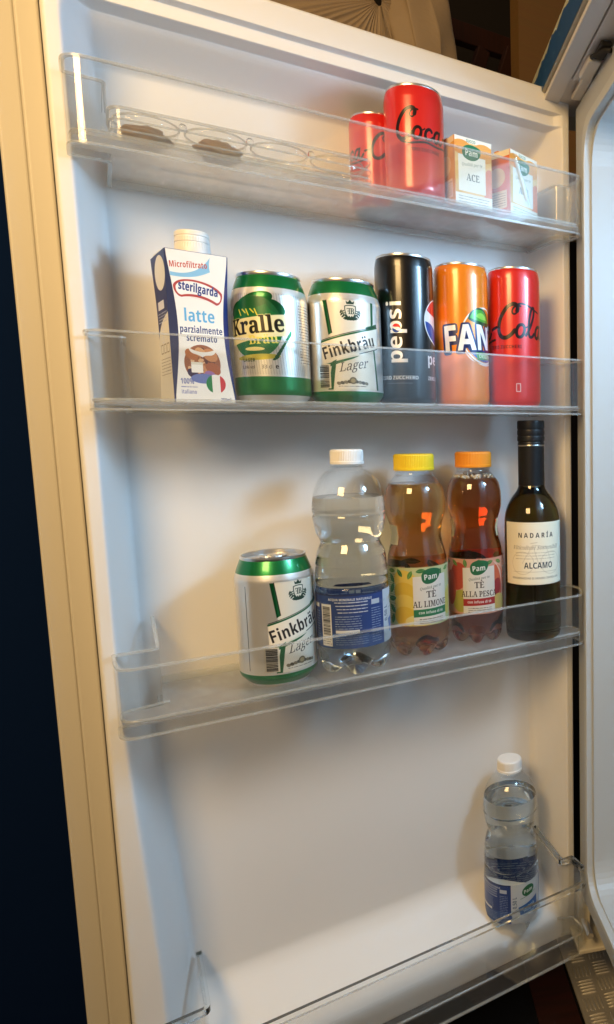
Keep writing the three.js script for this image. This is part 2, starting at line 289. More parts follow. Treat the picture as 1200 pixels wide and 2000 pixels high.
{ // the room lamp, above and to the left behind the camera
  const P = new THREE.Vector3(...WARM.at), T = new THREE.Vector3(...WARM.to);
  const g = thing('room_lamp', 'warm square room lamp on the left, outside the picture', 'lamp', WARM.at.map(v => v * 1000));
  g.lookAt(T);
  mesh('lamp_housing', box(-WARM.w * 515, WARM.w * 515, -WARM.h * 515, WARM.h * 515, -60, -8, 4), shellMat, g);
  mesh('lamp_diffuser', box(-WARM.w * 490, WARM.w * 490, -WARM.h * 490, WARM.h * 490, -7.5, -4, 1), std([0.9, 0.85, 0.75], 0.6, 0, { emissive: new THREE.Color().setRGB(...WARM.color), emissiveIntensity: 3 }), g);
  const l = new THREE.RectAreaLight(new THREE.Color().setRGB(...WARM.color), WARM.power, WARM.w, WARM.h);
  l.position.copy(P).addScaledVector(T.clone().sub(P).normalize(), 0.004); l.lookAt(T); scene.add(l);
}

// ---------------------------------------------------------------- drinks cans
const canInk = (map, rough = 0.27, metal = 0.35) => new THREE.MeshPhysicalMaterial({ map, roughness: rough, metalness: metal, clearcoat: 0.6, clearcoatRoughness: 0.12 });
function can(name, label, pos, turn, r, h, mat, group, { sleek = false, tab = 0, bandMat } = {}) {
  const t = thing(name, label, 'can', pos, turn, group);
  const k = r / 33, n = sleek ? 0.915 : 0.815, top = sleek ? 7 : 18, b = sleek ? 0.87 : 0.77;
  const body = [[r * b + 0.6, 1.6], [r * (b * 0.5 + 0.5), sleek ? 4.4 : 5.2], [r * 0.985, sleek ? 7.5 : 9.5], [r, sleek ? 11 : 13], [r, h - top - 5], [r * 0.992, h - top - 2.5], [r * (0.6 + n * 0.4), h - top * 0.68], [r * (0.25 + n * 0.75), h - top * 0.34], [r * n + 0.4, h - 3.2]];
  mesh('can_body', rev([...curve(body.slice(0, 4), 14), ...curve(body.slice(4), 22)], h), mat, t);
  mesh('can_base', rev([[0, 9], [r * b * 0.6, 6], [r * b * 0.86, 1.8], [r * b * 0.92, 0.3], [r * b, 0], [r * b + 0.6, 1.6]], h, { seg: 48 }), alu, t);
  mesh('can_lid', rev([[r * n + 0.4, h - 3.2], [r * n + 0.9, h - 1.8], [r * n + 0.7, h - 0.5], [r * n - 0.3, h], [r * n - 1.3, h - 0.6], [r * n - 1.6, h - 4.6], [r * n - 3, h - 5.2], [r * n - 4, h - 3.6], [0, h - 3.4]], h), alu, t);
  if (tab) {
    const s = new THREE.Shape(); s.absellipse(0, 0, 8, 12, 0, 2 * Math.PI); const hole = new THREE.Path(); hole.absellipse(0, 4.5, 4.6, 5, 0, 2 * Math.PI, true); s.holes.push(hole);
    mesh('pull_tab', [new THREE.ExtrudeGeometry(s, { depth: 0.9, bevelEnabled: true, bevelSize: 0.5, bevelThickness: 0.4, bevelSegments: 2 }).rotateX(-Math.PI / 2).rotateY(tab * RAD).translate(0, h - 3.0, 0), new THREE.CylinderGeometry(3.2, 3.2, 1.6, 20).translate(0, h - 2.2, 0)], alu, t);
    mesh('mouth_score', rev([[10.2, h - 3.3], [10.7, h - 2.9], [11.2, h - 3.3]], h, { seg: 40 }).map(g => g.scale(1, 1, 0.8).translate(0, 0, 8)), alu, t);
  }
  return t;
}
function crest(x, cx, cy, s, ink) {                   // shield with laurel and a small crown
  x.save(); x.translate(cx, cy); x.scale(s, s);
  bez(x, [-5, -5], [[-2, -6, 2, -6, 5, -5], [5.4, 1, 4, 5, 0, 8], [-4, 5, -5.4, 1, -5, -5]], ink, 0.8);
  text(x, 'F', -1.6, 2.4, 7.5, ink, { font: 'serif', sx: -0.8 }); text(x, 'B', 1.8, 2.4, 7.5, ink, { font: 'serif', sx: 0.8 });
  poly(x, [[-3.4, -7], [-4, -10], [-2, -8.6], [0, -11], [2, -8.6], [4, -10], [3.4, -7]], ink);
  for (const d of [-1, 1]) for (let i = 0; i < 8; i++) { const a = 0.35 + i * 0.27, px = d * 9 * Math.cos(a - 0.2), py = 1 + 8.5 * Math.sin(a - 0.2); ell(x, px, py - 2, 1.9, 0.75, ink, d * (1.2 - i * 0.25)); ell(x, px * 0.8, py * 0.82 - 2, 1.7, 0.6, ink, d * (0.4 - i * 0.3)); }
  x.restore();
}
const G = '#0a5a31', G2 = '#0d7a40';
function finkPrint(r, h) {
  return print(2 * Math.PI * r, h, 5, (x, w) => {
    x.fillStyle = '#e2e0da'; x.fillRect(0, 0, w, h);
    x.fillStyle = G2; x.fillRect(0, 0, w, 14.5); x.fillRect(0, h - 12.5, w, 10.2);
    x.fillStyle = '#e9e8e2'; x.fillRect(0, 14.5, w, 1.2); x.fillRect(0, h - 13.4, w, 0.8);
    const panel = c => {
      x.save(); x.translate(c, 0);
      poly(x, [[-21, 21], [23, 21], [22, 60], [25, h - 14], [-21, h - 14], [-16, 62]], '#e4dfcf');                                 // cream field
      poly(x, [[-24, 21], [-20.4, 21], [-16, 50], [-19.5, 52]], G); line(x, [[-20.4, 21], [-16.2, 50]], '#1a1a14', 0.7);
      poly(x, [[21.5, 21], [24.5, 21], [24, 40], [21.2, 44]], G); poly(x, [[15, 44], [29, 39.5], [29, 42.5], [15, 47]], G);
      poly(x, [[-17, 76], [-13, 74], [-17, h - 14], [-22, h - 14]], G); poly(x, [[23, 64], [25, 63], [29, h - 14], [26.5, h - 14]], G);
      poly(x, [[-27, 58], [29, 43], [29, 62], [8, 68], [-27, 78]], '#efeadb');                                                      // slanted name band
      line(x, [[-27, 58], [29, 43]], G, 1.5); line(x, [[-27, 56.6], [29, 41.6]], '#14201a', 0.5); poly(x, [[-27, 79], [8, 70], [2, 73], [-27, 83]], G); line(x, [[8, 68.5], [29, 62.5]], '#14201a', 0.7);
      text(x, 'Finkbräu', 0.5, 67.4, 15.4, '#15120f', { sx: 0.80, rot: -0.262 });
      crest(x, 1, 31, 0.95, '#1d3a2c');
      text(x, 'Lager', 2, 83, 11, '#2b2620', { font: 'serif', weight: 'italic', sx: 0.9, rot: -0.17, skew: 0.2 });
      for (let i = -4; i <= 4; i++) ell(x, i * 3.2 + 1, 93.5 + Math.abs(i) * 0.5, 2, 1.5, i ? (i % 2 ? '#4a4638' : '#77705a') : '#8d8468', 0.3);
      ell(x, 1, 93, 3.4, 3.2, '#6a634c'); ell(x, 1, 93, 2.1, 2, '#a79a74');
      tinyText(x, -12, 14, 98.2, 99.5, 2, '#3c392f', 0.5);
      barcode(x, -32, 78, 13, 22, '#222', '#ded9c8', true);
      x.restore();
    };
    panel(w / 2); panel(w * 0.02); panel(w * 1.02);
    x.fillStyle = '#2d2a24'; x.fillRect(w * 0.28, 24, 0.6, h - 40); tinyText(x, w * 0.70, w * 0.82, 30, 62, 2.6, '#4c4a42', 0.6);
  });
}
const beerMat = (map, metalnessMap) => new THREE.MeshPhysicalMaterial({ map, metalnessMap, roughness: 0.3, metalness: 0.72, clearcoat: 0.4, clearcoatRoughness: 0.1 });
function metalMask(r, h, draw) { const t = print(2 * Math.PI * r, h, 2, (x, w) => { x.fillStyle = '#fff'; x.fillRect(0, 0, w, h); x.fillStyle = '#b0b0b0'; x.fillRect(0, 0, w, 19); x.fillRect(0, h - 24, w, 16); draw(x, w); }); t.colorSpace = THREE.NoColorSpace; return t; }
const finkMat = beerMat(finkPrint(34, 115.2), metalMask(34, 115.2, (x, w) => { for (const c of [w / 2, w * 0.02, w * 1.02]) poly(x, [[c - 21, 21], [c + 23, 21], [c + 29, 43], [c + 29, 62], [c + 25, 101], [c - 21, 101], [c - 20, 80], [c - 27, 78], [c - 27, 58], [c - 18, 55]], '#161616'); }));
can('beer_can', 'cream labelled green and silver lager can with crest, left of the black can', [217, 0, -2], -9, 34.2, 115.4, finkMat, 'silver lager cans');
can('beer_can', 'silver and green lager can standing left of the big water bottle', [142.4, -260.4, -13.6], 22, 35.3, 121.8, finkMat, 'silver lager cans', { tab: 70 });
const krallePrint = print(2 * Math.PI * 33, 115.2, 5, (x, w, h) => {
  x.fillStyle = '#ebebe6'; x.fillRect(0, 0, w, h);
  for (let i = 0; i < 90; i++) line(x, [[i * w / 90, 20], [i * w / 90 + 7, h - 22]], 'rgba(150,152,150,0.35)', 0.7);
  x.fillStyle = '#0b7a3c'; x.fillRect(0, 0, w, 14.5); x.fillRect(0, h - 24, w, 16); x.fillStyle = '#efeee8'; x.fillRect(0, 14.5, w, 1.4); x.fillRect(0, h - 25.6, w, 1.4);
  for (const c of [w / 2, w, 0]) {
    x.save(); x.translate(c, -4.5);
    ell(x, 0, 53, 25, 27, '#0a6b36'); ell(x, 3, 30, 15, 6.5, '#0c5a2e', -0.25); ell(x, 20, 36, 9, 5, '#0c5a2e', 0.6); ell(x, -17, 37, 9, 5, '#0c5a2e', -0.6);
    poly(x, [[-30, 55], [-24, 47], [26, 42], [31, 47], [30, 60], [12, 62], [-24, 68], [-30, 62]], '#e8e4b8');
    text(x, 'Kralle', 1, 58.5, 19.5, '#16150f', { font: 'serif', sx: 0.86, rot: -0.07, stroke: '#e4df9a', sw: 1.2 }); text(x, 'Kralle', 1, 58.5, 19.5, '#16150f', { font: 'serif', sx: 0.86, rot: -0.07, stroke: '#16150f', sw: 0.5 });
    text(x, 'Bräu', 8, 67.5, 10.5, '#e6e06a', { font: 'serif', rot: -0.05 });
    for (let i = 0; i < 5; i++) line(x, [[-14 + i * 4, 38], [-12 + i * 4 + (i % 2), 43 - (i % 2) * 2]], '#d8d24a', 1.2);
    ell(x, 0, 72, 9, 1.7, '#e4e0a0'); ell(x, 2, 79, 20, 2.6, '#c9c24a', -0.05); text(x, 'LAGER', -6, 83, 4, '#3a5a2a');
    for (let i = 0; i < 9; i++) ell(x, 18 + i * 1.7, 80 - i * 2.7, 3.2, 1.1, '#0d5a2f', -0.5 - i * 0.1);
    text(x, '5,8% vol', -7, 89, 3.6, '#333', { weight: 'normal' }); text(x, '33 cl', 10, 89, 4.4, '#333', { weight: 'normal' }); text(x, 'e', 18.5, 89, 5.4, '#222');
    x.restore();
  }
  tinyText(x, w * 0.70, w * 0.80, 28, 80, 2.5, '#555', 0.5); tinyText(x, w * 0.2, w * 0.32, 28, 80, 2.5, '#555', 0.5);
});
can('beer_can', 'silver beer can with big green oval, right of the milk carton', [150.6, 0, -5], -38, 32.6, 114.6, beerMat(krallePrint, metalMask(33, 115.2, (x, w) => { for (const c of [w / 2, w, 0]) { ell(x, c, 48.5, 25, 27, '#222'); poly(x, [[c - 30, 41], [c + 31, 37], [c + 30, 57], [c - 30, 64]], '#222'); } })), 'silver lager cans');

// script lettering drawn as thick and thin strokes; the hyphen of the full name sits at the origin, capitals are 36 mm tall
function cocaScript(x, ink, part = 'both') {
  const S = (m, b, w) => bez(x, m, b, ink, w * 1.3);
  const C = o => {                                     // tall capital with a loop and a long tail
    S([o + 21, -27], [[o + 24, -34, o + 17, -37, o + 10, -31], [o - 1, -21, o - 4, -4, o + 4, 0], [o + 9, 2, o + 14, -2, o + 18, -7]], 3.3);
    S([o + 21, -27], [[o + 20, -23, o + 16, -23, o + 15.5, -26], [o + 15, -30, o + 20, -34, o + 25, -32]], 1.5);
    S([o + 2, -3], [[o + 5, 3, o + 13, 1, o + 18, -7]], 2.0);
  };
  const oo = o => { S([o + 5.5, -13], [[o - 1, -14, o - 3.5, -1, o + 2, 0], [o + 8, 0.5, o + 11, -12, o + 5.5, -13]], 2.6); S([o + 6, -12], [[o + 8, -9, o + 11, -10, o + 13, -12]], 1.2); };
  const cc = o => { S([o + 9, -10], [[o + 8, -14, o + 2, -13, o + 0.5, -6], [o, 1, o + 5, 1.5, o + 11, -4]], 2.6); };
  const aa = o => { S([o + 8, -12], [[o + 1, -15, o - 3, -2, o + 1.5, 0], [o + 5, 1, o + 8, -6, o + 9, -12]], 2.6); S([o + 9.5, -13], [[o + 7, -5, o + 7, 1, o + 11, 0], [o + 13, -1, o + 14, -3, o + 15, -5]], 2.3); };
  const ll = o => { S([o, -2], [[o + 6, -10, o + 14, -26, o + 11, -31], [o + 7, -34, o + 3, -16, o + 3.5, -5], [o + 4, 1, o + 8, 1, o + 11, -4]], 2.3); };
  C(-66); oo(-46); cc(-33); aa(-20);
  S([-2, -9], [[0, -10, 2, -10, 4, -11]], 2.4);
  C(8); oo(29); ll(39); aa(53);
  S([-62, 2], [[-50, 9, -38, 1, -26, 4], [-14, 7, -8, 3, 2, 2]], 1.8);                 // swash under the first word
  S([28, -33], [[36, -38, 46, -30, 58, -27]], 1.5);
}
const colaPrint = print(2 * Math.PI * 28.8, 145, 5, (x, w, h) => {
  x.fillStyle = '#d4231b'; x.fillRect(0, 0, w, h);
  for (const c of [w / 2, -w / 2, w * 1.5]) { x.save(); x.translate(c, 72); x.scale(0.96, 0.98); cocaScript(x, '#1c0406'); x.restore(); }
  text(x, 'ZERO ZUCCHERI', w / 2 + 14, 83.5, 4.6, '#2a0508', { sx: 1.05 }); text(x, 'ORIGINAL TASTE', w / 2 - 40, 83.5, 3.6, '#2a0508');
  tinyText(x, 4, 16, 30, 130, 2.6, '#4a090c', 0.5); x.strokeStyle = '#e8d9d2'; x.lineWidth = 0.9; x.strokeRect(w / 2 + 26, h - 25, 4.4, 8); text(x, '♻', w / 2 + 28, h - 19, 4, '#e8d9d2');
});
const miniPrint = print(2 * Math.PI * 28.8, 102, 5, (x, w, h) => {
  x.fillStyle = '#d4231b'; x.fillRect(0, 0, w, h);
  for (const c of [w / 2, -w / 2, w * 1.5]) { x.save(); x.translate(c, 50); x.scale(0.80, 0.80); cocaScript(x, '#1c0406'); x.restore(); }
  text(x, 'ZERO ZUCCHERI', w / 2 - 26, 61, 4.2, '#2a0508'); text(x, 'ZERO', w / 2 + 30, 61, 4.2, '#2a0508');
  x.save(); x.translate(w / 2 - 84, 96); x.rotate(-Math.PI / 2); tinyText(x, 0, 46, 0, 5, 2.2, '#2a0508', 0.7); x.restore();
});
const redMat = m => canInk(m, 0.28, 0.12);
const cola = can('soda_can', 'larger front red cola can on the topmost tray beside the juice cartons', [292, 197, 5], 50, 28.7, 102.5, redMat(miniPrint), 'red cola cans', { sleek: true });
const cola2 = cola.clone(); cola2.name = numbered('soda_can'); scene.add(cola2);
cola2.userData = { ...cola.userData, label: 'red cola can behind the front one, half hidden, by the egg holder end' };
cola2.position.set(0.2670, 0.197, -0.0385); cola2.rotation.y = -38 * RAD; cola2.scale.setScalar(0.87);
can('soda_can', 'tall red cola can, rightmost of the can row beside the orange one', [404, 0, 0], -78, 29, 148, redMat(colaPrint), 'red cola cans', { sleek: true });
const pepsiPrint = print(2 * Math.PI * 28.8, 145, 5, (x, w, h) => {
  x.fillStyle = '#08080a'; x.fillRect(0, 0, w, h);
  const globe = (cx, cy, R, rot) => {
    x.save(); x.translate(cx, cy); x.rotate(rot); x.beginPath(); x.arc(0, 0, R, 0, 7); x.clip(); x.fillStyle = '#f2f2f2'; x.fillRect(-R, -R, 2 * R, 2 * R);
    bez(x, [-R, -R], [[R, -R, R, -R, R, -R * 0.2], [R * 0.3, -R * 0.75, -R * 0.1, R * 0.05, -R, -R * 0.1]], '#d8232c'); bez(x, [-R, R], [[R, R, R, R, R, R * 0.1], [R * 0.3, R * 0.7, -R * 0.2, R * 0.1, -R, R * 0.45]], '#17479e');
    x.restore(); x.strokeStyle = '#f2f2f2'; x.lineWidth = R * 0.06; x.beginPath(); x.arc(cx, cy, R, 0, 7); x.stroke();
  };
  for (const c of [w / 2, 0, w]) {
    x.save(); x.translate(c, 0);
    x.save(); x.translate(7.2, 105); x.rotate(-Math.PI / 2); const o = { align: 'left', sx: 1.12 };
    text(x, 'p', 0, 0, 21, '#f2f2f2', o); text(x, 'e', 14, 0, 21, '#f2f2f2', o); text(x, 'p', 28, 0, 21, '#f2f2f2', o); text(x, 's', 42, 0, 21, '#f2f2f2', o); text(x, 'i', 54, 0, 21, '#f2f2f2', o); x.restore();
    globe(1.7, 70.6, 4.4, 0.4);
    text(x, 'ZERO ZUCCHERO', 2.5, 119.5, 5, '#e6e6e6'); tinyText(x, -10, 16, 123, 124, 2, '#888', 0.5);
    x.restore();
  }
  globe(w * 0.795, 62, 22, 0.4); text(x, 'pepsi', w * 0.795, 104, 15, '#f2f2f2', { sx: 1.05 }); text(x, 'ZERO ZUCCHERO', w * 0.795, 119.5, 5, '#e6e6e6');
  globe(w * 0.25, 62, 22, 0.4);
});
can('soda_can', 'tall black soda can with white upright lettering, in the can row', [279.6, 0.3, -4], -43, 28.7, 146, new THREE.MeshPhysicalMaterial({ map: pepsiPrint, roughness: 0.3, metalness: 0.3, clearcoat: 0.7, clearcoatRoughness: 0.12 }), null, { sleek: true });
const fantaPrint = print(2 * Math.PI * 28.8, 145, 5, (x, w, h) => {
  x.fillStyle = '#ea8314'; x.fillRect(0, 0, w, h); x.fillStyle = 'rgba(240,150,30,0.5)'; for (let i = 0; i < 30; i++) ell(x, rnd() * w, 20 + rnd() * 110, 0.6 + rnd() * 2.2, 0.6 + rnd() * 2.2, 'rgba(245,165,50,0.35)');
  for (const c of [w / 2]) {
    x.save(); x.translate(c, 0);
    ell(x, 3, 72, 29, 29, '#f7f3ea'); ell(x, 3, 72, 27.3, 27.3, '#ea8a12'); bez(x, [-22, 88], [[-10, 108, 22, 108, 28, 84], [28, 94, 20, 101, 3, 101], [-12, 101, -20, 96, -22, 88]], '#f7f3ea');
    bez(x, [-20, 84], [[-8, 104, 18, 104, 28, 82], [10, 88, -8, 88, -20, 84]], '#1b3f8c');
    x.save(); x.translate(0, 80); x.rotate(-0.06);
    text(x, 'FANTA', 2, 7, 35, '#14265c', { sx: 0.86, stroke: '#14265c', sw: 6.4 }); text(x, 'FANTA', 2, 6, 35, '#fbfaf4', { sx: 0.86, stroke: '#fbfaf4', sw: 0.8 });
    x.restore();
    poly(x, [[-10, 89], [22, 88], [24, 95], [-8, 97]], '#2f8a35'); text(x, 'ORIGINAL', 6.5, 94.6, 5.2, '#d8ecc0', { sx: 1.0 });
    bez(x, [-18, 56], [[-16, 42, 6, 38, 14, 58], [15, 62, 10, 63, 4, 62], [-4, 61, -14, 60, -18, 56]], '#0f4b22'); bez(x, [-16, 55], [[-13, 44, 4, 41, 12, 58], [4, 59, -8, 58, -16, 55]], '#46a32e'); bez(x, [-9, 53], [[-5, 47, 3, 48, 8, 56], [2, 56, -4, 56, -9, 53]], '#8fd44f');
    x.restore();
  }
  text(x, '♻', w / 2 - 30, h - 18, 7, '#8a5a20'); tinyText(x, w * 0.7, w * 0.8, 30, 120, 2.6, '#7a3a06', 0.5);
});
can('soda_can', 'orange soda can with green leaf between the black can and red can', [341.6, 0, -3], 24, 28.3, 145.4, canInk(fantaPrint, 0.28, 0.12), null, { sleek: true });

// ---------------------------------------------------------------- milk carton
{
  const t = thing('milk_carton', 'white and blue milk carton with white screw cap, leftmost on its tray', 'milk carton', [87.5, 0, -9], 8);
  const W = 24.5, H = 124, front = print(49, H, 8, (x, w, h) => {
    x.fillStyle = '#f2f0ea'; x.fillRect(0, 0, w, h); x.translate(w / 2, 0); x.scale(0.86, H / 119); x.translate(-w / 2, 0);
    bez(x, [0, 17], [[18, 19, 30, 12, 38, 0], [49, 0, 49, 0, 49, 0], [49, 8, 49, 8, 49, 8], [36, 12, 28, 22, 0, 20]], '#8cc3e4'); bez(x, [0, 0], [[30, 0, 30, 0, 37, 0], [28, 12, 16, 17, 0, 16], [0, 8, 0, 4, 0, 0]], '#f2f0ea');
    bez(x, [37, 0], [[45, 0, 47, 0, 49, 0], [49, 8, 49, 10, 49, 24], [44, 20, 30, 20, 37, 0]], '#f2f0ea');
    text(x, 'Microfiltrato', 16.5, 12.5, 6.4, '#c24a34', { sx: 0.86, rot: -0.06 });
    bez(x, [2, 27], [[6, 18, 38, 20.5, 45.5, 30], [46.5, 34, 43, 40, 39.5, 39.6], [30, 34.8, 18, 33.4, 9, 35.6], [5, 35.6, 1.6, 31, 2, 27]], '#b53a2c'); bez(x, [4.2, 27.5], [[8, 19.5, 36, 22.5, 43.6, 31], [45, 33.5, 43, 38, 40, 37.6], [30, 32.5, 18, 31.5, 9, 34], [5.5, 34, 3.6, 30.5, 4.2, 27.5]], '#f5f2ec'); x.save(); x.translate(24, 30); x.rotate(0.09); text(x, 'sterilgarda', 0, 1.2, 9.2, '#1d2f7a', { sx: 0.74, stroke: '#1d2f7a', sw: 0.25 }); line(x, [[-6, 5.6], [6, 5.8]], '#f0d8d0', 0.6); x.restore();
    text(x, 'latte', 23.5, 54, 13.6, '#62aede', { sx: 0.92 }); text(x, 'parzialmente', 24.5, 63, 7.8, '#1b2e6e', { sx: 0.78 }); text(x, 'scremato', 24.5, 69.5, 7.6, '#1b2e6e', { sx: 0.82 });
    ell(x, 23.5, 87, 16.5, 15, '#9a5a30'); for (let i = 0; i < 60; i++) { const a = rnd() * 6.28, q = Math.sqrt(rnd()); ell(x, 23.5 + 14.5 * q * Math.cos(a), 86 + 12 * q * Math.sin(a), 1 + 2.4 * rnd(), 0.8 + 1.4 * rnd(), ['#c98a54', '#7a3f1c', '#e0b483', '#a8632e', '#5e2f16'][i % 5], rnd() * 3); } for (const [a, b, r, c] of [[14, 80, 6, '#b46a30'], [31, 80, 7, '#c98850'], [33, 91, 7, '#a65a26'], [22, 78, 5, '#d9a56c'], [14, 95, 5, '#3d2a4a'], [30, 97, 6, '#9a6aa0']]) ell(x, a, b, r, r * 0.7, c, 0.4);
    ell(x, 24, 99, 12, 4, '#6b79b5'); x.fillStyle = '#f7f3e8'; x.fillRect(13, 86, 10.5, 8.4); x.fillStyle = '#e3ddc8'; x.fillRect(13, 86, 10.5, 2); bez(x, [11, 74], [[18, 79, 30, 79, 38, 74], [34, 84, 28, 78, 24, 82], [18, 78, 14, 82, 11, 74]], '#f2f0ea');
    ell(x, 34.5, 103, 9, 7.6, '#f2f0ea'); x.save(); x.beginPath(); x.ellipse(34.5, 103, 9, 7.6, 0, 0, 7); x.clip(); x.fillStyle = '#1f7d3c'; x.fillRect(25, 94, 6, 18); x.fillStyle = '#c8292b'; x.fillRect(38.5, 94, 6, 18); x.restore();
    text(x, '100%', 8.5, 103.5, 6, '#5a63a6', { sx: 0.8 }); tinyText(x, 3, 17, 106, 108, 2.4, '#8a90c0', 0.7); text(x, 'italiano', 9.5, 111.5, 4.4, '#8a90c0', { sx: 0.85 }); text(x, '250ml', 43, 117.2, 4, '#31406e', { sx: 0.85 });
  });
  const sideTex = print(49, H, 6, (x, w, h) => {
    x.fillStyle = '#1a2c6e'; x.fillRect(0, 0, w, h); ell(x, 28, 16, 17, 14, '#f2f0ea'); x.fillStyle = '#f2f0ea'; bez(x, [6, 70], [[12, 54, 36, 50, 49, 48], [49, 80, 49, 100, 49, H], [30, H, 20, H, 0, H], [0, 100, 2, 80, 6, 70]], '#f0ece0');
    x.fillStyle = '#e8e8f0'; x.fillRect(12, 38, 20, 7); tinyText(x, 10, 38, 48, 56, 2.4, '#cfd4ea', 0.7); for (let i = 0; i < 3; i++) { x.strokeStyle = '#9a8a70'; x.lineWidth = 1; x.strokeRect(12 + i * 10, 74, 7, 7); } tinyText(x, 10, 42, 86, 100, 2.6, '#8a7a66', 0.6);
    text(x, 'latte', 24, 64, 9, '#e8e8f0', { sx: 0.9, rot: -Math.PI / 2 });
  });
  const ch = v => 1.0 + 4.6 * Math.sin(Math.PI * Math.min(1, Math.max(0, (v - 0.02) / 0.96))) ** 1.2, in_ = v => W - 1.2 * Math.sin(Math.PI * v);
  const face = rot => grid(4, 20, (u, v) => { const w = in_(v), c = ch(v), X = -(w - c) + 2 * (w - c) * u; return [X, H * v, w]; }, (u, v) => { const w = in_(v), c = ch(v), X = -(w - c) + 2 * (w - c) * u; return [0.5 + X / 49, v]; }).rotateY(rot);
  const edge = rot => grid(1, 20, (u, v) => { const w = in_(v), c = ch(v); return u < 0.5 ? [w - c, H * v, w] : [w, H * v, w - c]; }).rotateY(rot);
  const paper = map => new THREE.MeshPhysicalMaterial({ map, roughness: 0.42, clearcoat: 0.25, clearcoatRoughness: 0.3 });
  mesh('front_panel', face(0), paper(front), t); const sp = paper(sideTex);
  mesh('side_panel', face(-Math.PI / 2), sp, t); mesh('side_panel', face(Math.PI / 2), sp, t); mesh('back_panel', face(Math.PI), sp, t);
  const blueEdge = std([0.030, 0.052, 0.21], 0.4); for (let k = 0; k < 4; k++) mesh('edge_panel', edge(k * Math.PI / 2), blueEdge, t, 'deep blue bevelled corner');
  mesh('top_sheet', box(-24, 24, 123.2, 124.6, -24, 24, 0.6), blueEdge, t, 'navy top of the carton'); mesh('top_fold', [ box(-23.5, 23.5, 124.4, 127, -20, 4, 1.2)], std([0.80, 0.79, 0.76], 0.45), t);
  mesh('screw_cap', [...rev([[14.2, 124.5], [14.3, 129.5], [13.7, 130.2], [13.6, 134], [13.1, 134.4], [13.1, 135], [13.6, 135.4], [13.5, 139], [13.0, 139.4], [13.0, 140], [13.5, 140.4], [13.5, 143], [12.7, 144.2], [0, 144.4]], 144, { seg: 120, deform: (q, a, R, Y) => (Y > 130.1 && Y < 143.1 && R > 13.5 ? [q[0] * (1 + 0.018 * Math.cos(a * 40)), q[1], q[2] * (1 + 0.018 * Math.cos(a * 40))] : q) })].map(g => g.translate(2.5, 0, 4)), plastic([0.82, 0.80, 0.75], 0.4), t);
}

// ---------------------------------------------------------------- bottles
// profile points are [share of the radius, share of the height] from the foot up
function shell(P, r, h, from, to, shrink, n = 90) {   // part of a bottle profile between two heights, in mm
  const pts = curve(P.map(([a, b]) => [a * r, b * h]), n).map(([a, b]) => [Math.max(a - shrink, 0), b]);
  return pts.filter(p => p[1] >= from - 1e-6 && p[1] <= to + 1e-6);
}
const petals = (r, lobes, hh) => (q, a, R, Y) => {
  const k = Math.max(0, 1 - Y / hh); if (!k || R < 0.5) return q;
  const c = 0.5 + 0.5 * Math.cos(a * lobes), cut = (1 - c) ** 1.5 * k * Math.min(1, R / (r * 0.6));
  return [q[0] * (1 - 0.16 * cut), q[1] + 11 * cut * k, q[2] * (1 - 0.16 * cut)];
};
function liquid(P, r, h, level, shrink, lobes) {
  const s = shell(P, r, h, 0, level, shrink); const R = s[s.length - 1][0];
  s[0] = [0, s[0][1] + 0.8]; s.push([R, level]); s.push([R * 0.6, level - 0.3], [0, level - 0.3]);
  return rev(s, h, { seg: 96, deform: petals(r, lobes, 26) });
}
function capOn(t, name, r, y0, y1, c, ribs = 60) {
  mesh(name, rev([[r - 1.6, y0], [r, y0 + 0.3], [r * 1.005, y0 + 2.6], [r - 0.5, y0 + 3.2], [r - 0.4, y1 - 2], [r - 1.1, y1 - 0.5], [r - 2.2, y1], [0, y1 + 0.1]], y1, { seg: ribs * 4, deform: (q, a, R, Y) => (Y > y0 + 2.9 && Y < y1 - 1 ? [q[0] * (1 + 0.014 * Math.cos(a * ribs)), q[1], q[2] * (1 + 0.014 * Math.cos(a * ribs))] : q) }), c, t);
}
function wrap(t, name, r, y0, y1, mat, a0 = -180, a1 = 180) {   // a printed sleeve; its texture covers exactly the wrapped arc
  const H = y1 - y0;
  const gs = rev([[r, y0], [r, y0 + H * 0.5], [r, y1]], 1, { seg: 80, a0, a1 });
  for (const g of gs) { const uv = g.attributes.uv, p = g.attributes.position; for (let i = 0; i < uv.count; i++) uv.setXY(i, (uv.getX(i) * 360 - 180 - a0) / (a1 - a0), (p.getY(i) - y0) / H); }
  return mesh(name, gs, mat, t);
}
const paperMat = (map, rough = 0.4, more = {}) => new THREE.MeshPhysicalMaterial({ map, roughness: rough, side: THREE.DoubleSide, ...more });
const WATER = [[0.30, 0.028], [0.62, 0.0], [0.80, 0.006], [0.93, 0.035], [0.98, 0.075], [0.985, 0.2], [0.985, 0.39], [0.965, 0.40], [0.985, 0.41], [0.985, 0.44], [0.965, 0.475], [0.955, 0.485], [0.965, 0.495], [0.90, 0.55], [0.835, 0.575], [0.80, 0.59], [0.835, 0.605], [0.90, 0.63], [0.965, 0.685], [0.98, 0.705], [0.962, 0.715], [0.98, 0.725], [0.975, 0.75], [0.95, 0.785], [0.84, 0.845], [0.62, 0.895], [0.40, 0.918], [0.36, 0.928], [0.36, 0.945]];
